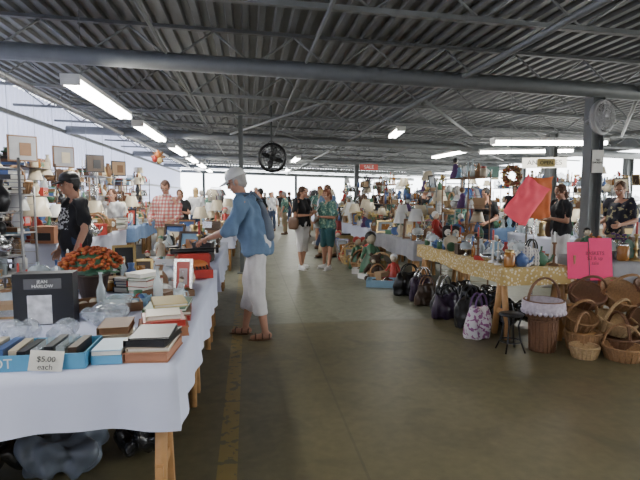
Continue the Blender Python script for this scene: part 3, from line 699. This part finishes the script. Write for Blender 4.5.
def fan(x, y, z, r, a, m, hang):
    T = TR((x, y, z)) @ RZ(a); mb = MB(); mb.T = T
    for d in (-.06, .06):
        for q in (.25, .45, .65, .85, 1.):
            mb.tube([(r*q*math.cos(t*math.pi/12), d*(1.25-q*.5), r*q*math.sin(t*math.pi/12)) for t in range(24)], .005, m, closed=True, seg=4)
        for t in range(16): mb.tube([(0, d*1.2, 0), (r*math.cos(t*math.pi/8), d*.75, r*math.sin(t*math.pi/8))], .004, m, seg=4)
    mb.tube([(r*math.cos(t*math.pi/12), 0, r*math.sin(t*math.pi/12)) for t in range(24)], [.03]*24, m, closed=True, seg=6)
    for k in range(4): mb.ell((r*.45, 0, 0), (r*.42, .012, r*.2), m, RY(k*90+20) @ RX(25), 12, 6)
    mb.lathe([(0, -.05), (.07, -.05), (.08, 0), (.07, .12), (0, .14)], m, RX(-90))
    if hang: mb.tube([(0, .12, 0), (0, .14, .25), (0, .14, cz(x, 3.5)-z)], .02, STEEL); mb.tube([(-r, 0, 0), (-r, .1, .1), (0, .14, r+.1), (r, .1, .1), (r, 0, 0)], .012, STEEL)
    else: mb.tube([(0, .1, 0), (0, .22, -.05)], .03, STEEL2)
    mb.obj('industrial_fan')
fan(.55, 11.2, 2.33, .3, 6, BLACK, True); fan(4.52, 5.95, 2.5, .2, 20, mat('fan_grey', (.38, .38, .38), .5), False)
mb = MB()
for (x, y, z, m) in ((-1.45, 8.6, 2.17, ORANGE), (-1.43, 8.62, 2.08, YELL), (-1.5, 8.6, 2.1, RED)):
    mb.ell((x, y, z), (.05, .05, .06), m)
for k in range(8): mb.ell((0, 0, 0), (.05, .01, .025), R.choice([ORANGE, YELL, BROWN]), TR((-1.45, 8.6, 2.13)) @ RY(k*45) @ TR((.07, 0, 0)), 6, 4)
mb.tube([(-1.45, 8.6, 2.2), (-1.45, 8.6, 3.15)], .004, STEEL2, seg=4); mb.obj('hanging_autumn_ornament')

# ------------------------------------------------------------ people
SKIN = mat('skin', (.45, .235, .155), .55, var=.06)
EYEW = mat('eye_white', (.8, .78, .75), .3); LIP = mat('lips', (.5, .14, .12), .5)
HGREY = mat('grey_hair', (.36, .34, .32), .8, bump=.5, scale=50); HBRN = mat('brown_hair', (.09, .04, .02), .7, bump=.5, scale=50); HRED = mat('auburn_hair', (.2, .06, .025), .7, bump=.5, scale=50); HBLK = mat('black_hair', (.015, .012, .01), .6, bump=.5, scale=50); HBLD = mat('blonde_hair', (.4, .27, .12), .7, bump=.5, scale=50)
def fabric(n, c): return mat(n, c, .85, bump=.15, scale=30, var=.1)
DENIM = fabric('chambray_blue', (.125, .2, .31)); WPANT = fabric('white_twill', (.68, .66, .66)); BTEE = fabric('black_jersey', (.015, .015, .018))
KHAKI = fabric('khaki', (.35, .28, .18)); JEAN = fabric('dark_denim', (.04, .06, .12)); TEAL = fabric('dark_teal_shorts', (.025, .09, .1)); GREENP = patmat('green_print_blouse', (.06, .16, .14), (.25, .36, .27), 22, 'NOISE', .55)
REDPL = plaid('red_plaid_flannel', (.6, .54, .5), (.38, .06, .06), (.38, .06, .06), 5); DARKPR = patmat('dark_patterned_shirt', (.015, .015, .03), (.28, .25, .14), 12, 'NOISE', .6)
GPRINT = patmat('tee_print', (.02, .02, .02), (.6, .6, .6), 30, 'NOISE', .5); SHOEW = mat('white_shoe', (.72, .72, .72), .5); LEATH = mat('brown_leather', (.12, .06, .03), .5)
WTEE = fabric('white_jersey', (.55, .55, .57)); GBAG = mat('slate_bag', (.08, .105, .15), .7)

def person(x, y, yaw, H, o, J={}, hd=(0, 0), vox=.014, name='person'):
    V = Vector
    D = dict(pel=(0, 0, .98), chest=(0, 0, 1.32), neck=(0, -.01, 1.5), head=(0, .03, 1.635),
             shR=(.185, 0, 1.43), shL=(-.185, 0, 1.43), elR=(.24, -.03, 1.14), elL=(-.24, -.03, 1.14), wrR=(.24, .08, .9), wrL=(-.24, .08, .9),
             hiR=(.09, 0, .93), hiL=(-.09, 0, .93), knR=(.1, .02, .51), knL=(-.1, .02, .51), anR=(.11, -.02, .09), anL=(-.11, -.02, .09))
    D.update(J); D = {k: V(v) for k, v in D.items()}
    fat = o.get('fat', 1.); fem = o.get('fem', 0); sk = o.get('skin', SKIN)
    P = TR((x, y, 0)) @ RZ(yaw) @ SCL(H/1.76)
    final = MB(); S = MB(); HM = TR(D['head']) @ RZ(hd[0]) @ RX(hd[1])
    S.cap(D['neck']-V((0, 0, .03)), D['head']+V((0, -.02, -.03)), .056, .052, sk)
    S.T = HM
    S.ell((0, -.01, .025), (.074, .094, .095), sk, None, 20, 14); S.ell((0, .018, -.03), (.06, .07, .085), sk, None, 18, 12); S.ell((0, .04, -.08), (.04, .042, .03), sk)
    S.cap((0, .083, .012), (0, .103, -.024), .008, .014, sk, None, 8)
    for sx in (-1, 1): S.ell((sx*.075, -.008, -.005), (.013, .02, .032), sk); S.cap((sx*.015, .082, .03), (sx*.045, .07, .028), .009, .008, sk, None, 8); S.ell((sx*.04, .055, -.03), (.02, .02, .02), sk)
    S.T = Matrix.Identity(4)
    S.loft([(D['pel']-V((0, 0, .06)), .12, .09), (D['pel'], .15, .1), (D['pel'].lerp(D['chest'], .45), .125, .09), (D['chest'], .155, .1), (D['chest'].lerp(D['neck'], .6), .13, .08), (D['neck'], .05, .05)], sk)
    for s_ in 'RL':
        sh, el, wr = D['sh'+s_], D['el'+s_], D['wr'+s_]; hi, kn, an = D['hi'+s_], D['kn'+s_], D['an'+s_]
        k = .92 if fem else 1
        S.cap(D['chest'].lerp(D['neck'], .55), sh, .06, .05*k, sk)
        S.cap(sh, el, .05*k, .039*k, sk); S.cap(el, el.lerp(wr, .35), .039*k, .04*k, sk); S.cap(el.lerp(wr, .3), wr, .04*k, .026*k, sk)
        S.cap(hi, kn, .082, .054, sk); S.cap(kn, kn.lerp(an, .4)+V((0, -.012, 0)), .053, .053, sk); S.cap(kn.lerp(an, .4)+V((0, -.012, 0)), an, .052, .034, sk)
        fy = o.get('feet', {}).get(s_, 0); F = TR(an) @ RZ(fy)
        S.cap(F @ V((0, -.035, -.045)), F @ V((0, .13, -.06)), .036, .026, sk)
        d = (wr-el).normalized(); inn = V((-1 if s_ == 'R' else 1, 0, 0))
        if o.get('palm', {}).get(s_): inn = V(o['palm'][s_])
        n = (inn-d*inn.dot(d)).normalized(); w = d.cross(n).normalized()
        if w.y < 0 and abs(w.y) > .2 or (abs(w.y) <= .2 and w.z < 0): w = -w
        HMx = Matrix((w, d, n)).transposed().to_4x4(); HMx.translation = wr
        S.ell((0, .05, 0), (.04, .058, .018), sk, HMx, 12, 8)
        for i, (off, L) in enumerate(((.03, .07), (.01, .08), (-.011, .075), (-.031, .058))):
            p = V((off, .092, 0)); an_ = 12+i*5; pts = [HMx @ (p-V((0, .02, 0))), HMx @ p]
            for q in range(3):
                p = p+V((off*.05, math.cos(math.radians(an_)), math.sin(math.radians(an_))))*L/3*1.; an_ += 26; pts.append(HMx @ p)
            final.tube(pts, [.0095, .0095, .009, .008, .0065], sk, seg=7)
        pts = [HMx @ V(q) for q in ((.02, .02, .002), (.045, .045, .008), (.06, .07, .014), (.064, .095, .02))]
        final.tube(pts, [.013, .012, .0105, .008], sk, seg=7)
    vs, fs = remesh(S, min(vox, .012), 2); final.add(vs, fs, sk)
    final.T = HM
    hair = o.get('hair', HBRN)
    for sx in (-1, 1):
        final.ell((sx*.029, .079, .006), (.013, .009, .008), EYEW, None, 8, 6); final.ell((sx*.029, .086, .006), (.006, .004, .006), BLACK, None, 8, 5)
        final.cap((sx*.014, .092, .03), (sx*.046, .078, .031), .004, .003, hair, None, 6)
    final.cap((-.02, .086, -.054), (.02, .086, -.054), .006, .006, LIP, None, 6)
    Hm = MB(); ln = o.get('hairlen', 0)
    Hm.ell((0, -.024, .033), (.086, .098, .099), hair, None, 20, 14)
    Hm.ell((0, -.06, -.02), (.07, .05, .07), hair)
    if ln > 0: Hm.ell((0, -.05, -.05), (.088, .06, .11), hair)
    if ln > 1: Hm.ell((0, -.07, -.12), (.08, .045, .12), hair)
    vs, fs = remesh(Hm, .012, 2, .012, 30, x)
    final.add(vs, fs, hair)
    if o.get('cap'):
        cm = o['cap']; prof = [(.0, .1), (.04, .096), (.075, .075), (.096, .035), (.1, .0), (.097, -.006), (.0, -.006)]
        final.lathe(prof, cm, TR((0, -.014, .05)) @ SCL(.94, 1.12, 1), 24); N = 12; bv = []; bf = []
        for r_ in range(4):
            for i in range(N+1):
                a = math.pi*i/N; rr = r_/3; bx = .082*math.cos(a); by = .06+.03*math.sin(a)+rr*.085*max(0, math.sin(a))**.6; bz = .05-.36*bx*bx*10*.1-.02*rr; bv.append((bx, by, bz)); bv.append((bx, by, bz-.006))
        for r_ in range(3):
            for i in range(N):
                a = (r_*(N+1)+i)*2; c = ((r_+1)*(N+1)+i)*2; bf += [(a, a+2, c+2, c), (a+1, c+1, c+3, a+3)]
        for i in range(N): c = (3*(N+1)+i)*2; bf.append((c, c+2, c+3, c+1))
        final.add(bv, bf, cm); final.ell((0, -.014, .15), (.008, .008, .005), cm, None, 8, 4)
    if o.get('glasses'):
        for sx in (-1, 1): final.tube([(sx*.03+.02*math.cos(t*math.pi/6), .096, .005+.016*math.sin(t*math.pi/6)) for t in range(12)], .002, BLACK, closed=True, seg=4); final.tube([(sx*.05, .094, .01), (sx*.078, 0, .01)], .002, BLACK, seg=4)
    final.T = Matrix.Identity(4)
    Pm = MB(); pm = o['pants']; hem = o.get('hem', 1.); wd = o.get('wide', 1.)
    pel = D['pel']; Pm.loft([(pel-V((0, 0, .12)), .13, .1), (pel-V((0, 0, .04)), .178*fat, .13*fat), (pel+V((0, 0, .04)), .17*fat, .125*fat), (pel+V((0, 0, .1)), .152*fat, .112*fat)], pm)
    for s_ in 'RL':
        hi, kn, an = D['hi'+s_], D['kn'+s_], D['an'+s_]
        if hem <= .5: Pm.cap(hi, hi.lerp(kn, hem*2*.88), .098*fat, .082, pm)
        else:
            Pm.cap(hi, kn, .098*fat, .07*wd, pm); e = kn.lerp(an, (hem-.5)*2*.95)
            Pm.tube([kn+(hi-kn)*.1, kn, kn.lerp(e, .5)+V((0, -.01, 0)), e], [.07*wd, .07*wd, .068*wd, (.062 if hem < .95 else .058)*wd], pm, seg=14)
    vs, fs = remesh(Pm, vox, 2, .03, 11, y); final.add(vs, fs, pm)
    Tm = MB(); tm = o['shirt']; ch, nk = D['chest'], D['neck']; b = o.get('hang', .06)
    Tm.loft([(pel-V((0, 0, b)), .19*fat, .14*fat), (pel+V((0, 0, .02)), .186*fat, .138*fat), (pel.lerp(ch, .45), (.155 if fem else .168)*fat, .125*fat+.01), (ch, .185, .132+.08*(fat-1)), (ch.lerp(nk, .45), .175, .115), (ch.lerp(nk, .75), .125, .085), (nk-V((0, 0, .005)), .066, .064)], tm)
    if fem:
        for sx in (-1, 1): Tm.ell(ch+V((sx*.075, .09, -.02)), (.075, .06, .07), tm)
    if fat > 1.08: Tm.ell(pel.lerp(ch, .3)+V((0, .05, 0)), (.15, .13, .17), tm)
    ar = o.get('loose', 1.)
    for s_ in 'RL':
        sh, el, wr = D['sh'+s_], D['el'+s_], D['wr'+s_]
        Tm.cap(ch.lerp(nk, .5), sh, .07, .06*ar, tm); sl = o.get('sleeve', .5)
        if sl <= .5: Tm.cap(sh, sh.lerp(el, sl*2*.75), .066*ar, .062*ar, tm)
        else: Tm.cap(sh, el, .066*ar, .058*ar, tm); Tm.tube([el+(sh-el)*.05, el, el.lerp(wr, (sl-.5)*2*.92)], [.056*ar, .056*ar, .046*ar], tm, seg=12)
    vs, fs = remesh(Tm, vox, 2, .045, 12, x*3)
    pr = o.get('print')
    final.add(vs, fs, (lambda c: pr if (abs(c.x) < .1 and 1.14 < c.z < 1.38 and c.y > .06) else tm) if pr else tm)
    if o.get('collar'): final.tube([nk+V((.07*math.cos(t*math.pi/8), .068*math.sin(t*math.pi/8), .008)) for t in range(16)], .014, tm, closed=True)
    sm = o.get('shoe', LEATH)
    for s_ in 'RL':
        an = D['an'+s_]; F = TR(an) @ RZ(o.get('feet', {}).get(s_, 0)); Q = MB(); Q.T = F
        if o.get('sandal'):
            final.T = F; final.ell((0, .05, -.082), (.046, .135, .010), sm, None, 16, 6)
            for yy in (.1, .03, -.04): final.tube([(-.042, yy, -.075), (-.03, yy, -.03), (0, yy, -.018), (.03, yy, -.03), (.042, yy, -.075)], .008, sm, seg=5)
            final.T = Matrix.Identity(4)
        else:
            Q.cap((0, -.04, -.042), (0, .12, -.05), .046, .038, sm); Q.cap((0, -.02, -.03), (0, -.01, .01), .045, .042, sm)
            vs, fs = remesh(Q, .012, 2); final.add(vs, fs, sm); final.T = F; final.box((0, .045, -.083), (.084, .235, .014), BLACK if sm != SHOEW else SHOEW); final.T = Matrix.Identity(4)
    for fn in o.get('extra', []): fn(final, D)
    return final.obj(name, matrix=P)

def sling(f, D):
    V = Vector
    q = MB(); q.loft([(V((.05, -.14, 1.0)), .1, .045), (V((.05, -.15, 1.04)), .13, .055), (V((.05, -.12, 1.2)), .13, .055), (V((.05, -.07, 1.36)), .1, .04), (V((.05, -.05, 1.42)), .06, .03)], GBAG)
    vs, fs = remesh(q, .014, 2, .015); f.add(vs, fs, GBAG)
    f.tube([(.03, -.08, 1.41), (-.1, -.0, 1.5), (-.15, .1, 1.45), (-.15, .18, 1.32), (-.12, .2, 1.18), (.0, .2, 1.1)], .013, GBAG, seg=6)
    f.tube([(.03, -.08, 1.41), (.12, .02, 1.5), (.15, .12, 1.44), (.15, .18, 1.3), (.17, .12, 1.15), (.14, -.06, 1.08)], .013, GBAG, seg=6)
person(.06, 5.25, 80, 1.8, dict(shirt=DENIM, pants=WPANT, hem=.8, wide=1.18, cap=WHITE, hair=HGREY, sleeve=.75, fat=1.12, loose=1.15, hang=.1, collar=1, sandal=1, shoe=LEATH, skin=SKIN, glasses=1, feet=dict(R=-6, L=12), palm=dict(L=(0, 0, -1), R=(0, 0, -1)), extra=[sling]),
       dict(pel=(0, -.02, .98), chest=(0, .06, 1.31), neck=(0, .11, 1.475), head=(0, .175, 1.60), shR=(.2, .09, 1.40), shL=(-.2, .09, 1.40), elL=(-.26, .18, 1.13), wrL=(-.21, .41, 1.05), elR=(.24, .2, 1.15), wrR=(.14, .43, 1.06),
            hiR=(.09, -.02, .93), hiL=(-.09, -.02, .93), knR=(.1, .06, .5), knL=(-.1, -.03, .5), anR=(.1, .12, .09), anL=(-.1, -.12, .09)), (4, -24), .012, 'man_shopper')
def handbag(px, py, pz, m):
    def fn(f, D):
        q = MB(); q.loft([((px, py, pz), .05, .11), ((px, py, pz+.05), .06, .14), ((px, py, pz+.2), .05, .14), ((px, py, pz+.26), .03, .12)], m)
        vs, fs = remesh(q, .014, 2, .01); f.add(vs, fs, m); s = math.copysign(1, px)
        f.tube([(px, py-.1, pz+.24), (px*.85, py-.06, 1.3), (s*.17, 0, 1.5), (px*.85, py+.09, 1.3), (px, py+.1, pz+.24)], .011, m, seg=5)
    return fn
PP = []
PP.append(person(1.08, 10.1, -140, 1.68, dict(shirt=BTEE, pants=WPANT, hem=.66, hair=HBRN, hairlen=1, fem=1, fat=1.08, loose=1.1, shoe=SHOEW, sleeve=.4, extra=[handbag(.25, .0, .86, LEATH)], palm=dict(L=(0, 0, 1), R=(0, 0, 1)), feet=dict(R=-14, L=18)),
       dict(elL=(-.25, .03, 1.15), wrL=(-.1, .24, 1.2), elR=(.25, .03, 1.15), wrR=(.08, .25, 1.16), anR=(.1, .08, .09), anL=(-.11, -.1, .09), knR=(.1, .05, .51)), (15, -22), .014, 'woman_shopper'))
PP.append(person(1.6, 10.0, 125, 1.62, dict(shirt=GREENP, pants=TEAL, hem=.5, hair=HRED, hairlen=1, fem=1, fat=1.15, loose=1.1, shoe=SHOEW, sleeve=.45, extra=[handbag(.26, .03, .9, WHITE)], palm=dict(L=(0, 0, 1), R=(0, 0, 1)), feet=dict(R=-20, L=10)),
       dict(elL=(-.24, .05, 1.15), wrL=(-.07, .26, 1.17), elR=(.25, .0, 1.13), wrR=(.17, .22, 1.05), anR=(.16, -.05, .09), anL=(-.12, .08, .09)), (10, -28), .014, 'woman_shopper'))
person(-1.92, 5.9, 130, 1.74, dict(shirt=BTEE, pants=JEAN, hair=HBLK, cap=BLACK, sleeve=.45, print=GPRINT, fat=1.07, loose=1.1, skin=SKIN), dict(elL=(-.27, .0, 1.14), wrL=(-.24, .1, .9), head=(0, .04, 1.635)), (-10, -8), .014, 'vendor_man')
person(-1.45, 9.3, 165, 1.76, dict(shirt=REDPL, pants=KHAKI, hair=HBRN, sleeve=.9, collar=1, fat=1.12, glasses=1), dict(elL=(-.27, .02, 1.14), wrL=(-.2, .25, 1.05), elR=(.27, .02, 1.14), wrR=(.2, .25, 1.05)), (15, -26), .016, 'vendor_man')
PP.append(person(-2.48, 9.77, 160, 1.62, dict(shirt=WTEE, pants=JEAN, hair=HBRN, hairlen=1, fem=1, sleeve=.4), {}, (0, -5), .018, 'vendor_woman'))
PP.append(person(5.78, 7.1, 110, 1.72, dict(shirt=DARKPR, pants=KHAKI, hair=HBRN, sleeve=.45, fat=1.12), dict(wrL=(-.18, .25, 1.08), wrR=(.18, .25, 1.08)), (20, -24), .016, 'man_shopper'))
PP.append(person(4.6, 9.2, 120, 1.64, dict(shirt=BTEE, pants=JEAN, hair=HBLK, hairlen=1, fem=1, sleeve=.5), dict(wrL=(-.18, .25, 1.05)), (0, -25), .018, 'woman_shopper'))
PP.append(person(4.4, 12.1, -160, 1.75, dict(shirt=BTEE, pants=KHAKI, hair=HBLK, cap=RED, sleeve=.5), {}, (10, 0), .018, 'man_shopper'))
PP.append(person(4.35, 11.2, 100, 1.68, dict(shirt=DENIM, pants=JEAN, hair=HBLD, hairlen=1, fem=1, sleeve=.5), {}, (0, -10), .018, 'woman_shopper'))
PP.append(person(1.9, 17.5, 10, 1.75, dict(shirt=DENIM, pants=KHAKI, hair=HBRN, sleeve=.5), dict(anR=(.1, .18, .1), anL=(-.1, -.18, .1)), (0, 0), .02, 'man_shopper'))
PP.append(person(1.0, 21, 170, 1.65, dict(shirt=WTEE, pants=JEAN, hair=HBLD, hairlen=2, fem=1, sleeve=.5), dict(anR=(.1, .15, .1), anL=(-.1, -.15, .1)), (0, 0), .02, 'woman_shopper'))
PP.append(person(.4, 15.5, 60, 1.72, dict(shirt=BTEE, pants=JEAN, hair=HBLK, sleeve=.5), dict(wrL=(-.18, .25, 1.05)), (0, -10), .02, 'man_shopper'))
PP.append(person(4.3, 14.9, 90, 1.7, dict(shirt=GREENP, pants=KHAKI, hair=HGREY, sleeve=.5), {}, (0, -10), .02, 'man_shopper'))
PP.append(person(7.0, 8.6, 120, 1.7, dict(shirt=BTEE, pants=JEAN, hair=HBRN, sleeve=.5), {}, (0, -10), .02, 'man_shopper'))
crowd = [(2.0, 13.6), (2.2, 15.2), (.3, 18.4), (1.4, 19.2), (2.3, 21.8), (.4, 23.5), (1.6, 24.5), (.9, 26.5), (2.2, 27), (.2, 28.6), (1.3, 30), (2.0, 32), (.6, 33), (1.6, 34.5), (.0, 25.2), (2.1, 18.1), (2.1, 30.2), (1.9, 11.9),
         (6.9, 12.2), (6.7, 14), (9.0, 8.2), (4.4, 16.5), (6.3, 17.5), (9.0, 15.4), (10.9, 12), (10.8, 15), (-1.6, 12.4), (-1.55, 15.5), (-1.7, 19), (4.5, 22.6), (6.7, 20.5), (5.6, 24), (7.4, 25), (9, 24), (6.3, 28), (4.95, 7.35), (6.9, 7.6), (4.3, 9.9)]
for (x, y) in crowd:
    src = R.choice(PP[0:2]+PP[5:]); c = src.copy(); COL.objects.link(c); c.name = src.name.split('.')[0]
    s = R.uniform(.92, 1.02); c.matrix_world = TR((x, y, 0)) @ RZ(R.choice([0, 180, 90, -90, 150, 20])+R.uniform(-25, 25)) @ SCL(s)

# ------------------------------------------------------------ world & camera
w = bpy.data.worlds.new('daylight'); SC.world = w; w.use_nodes = True
bg = w.node_tree.nodes['Background']; bg.inputs[0].default_value = (.92, .96, 1, 1); bg.inputs[1].default_value = 9
cam = bpy.data.cameras.new('camera'); co = bpy.data.objects.new('camera', cam); COL.objects.link(co)
cam.sensor_width = 36; cam.lens = 28.1; cam.clip_end = 300
co.location = (0, 0, 1.5); co.rotation_euler = (math.radians(84.9), 0, math.radians(-8.2)); SC.camera = co
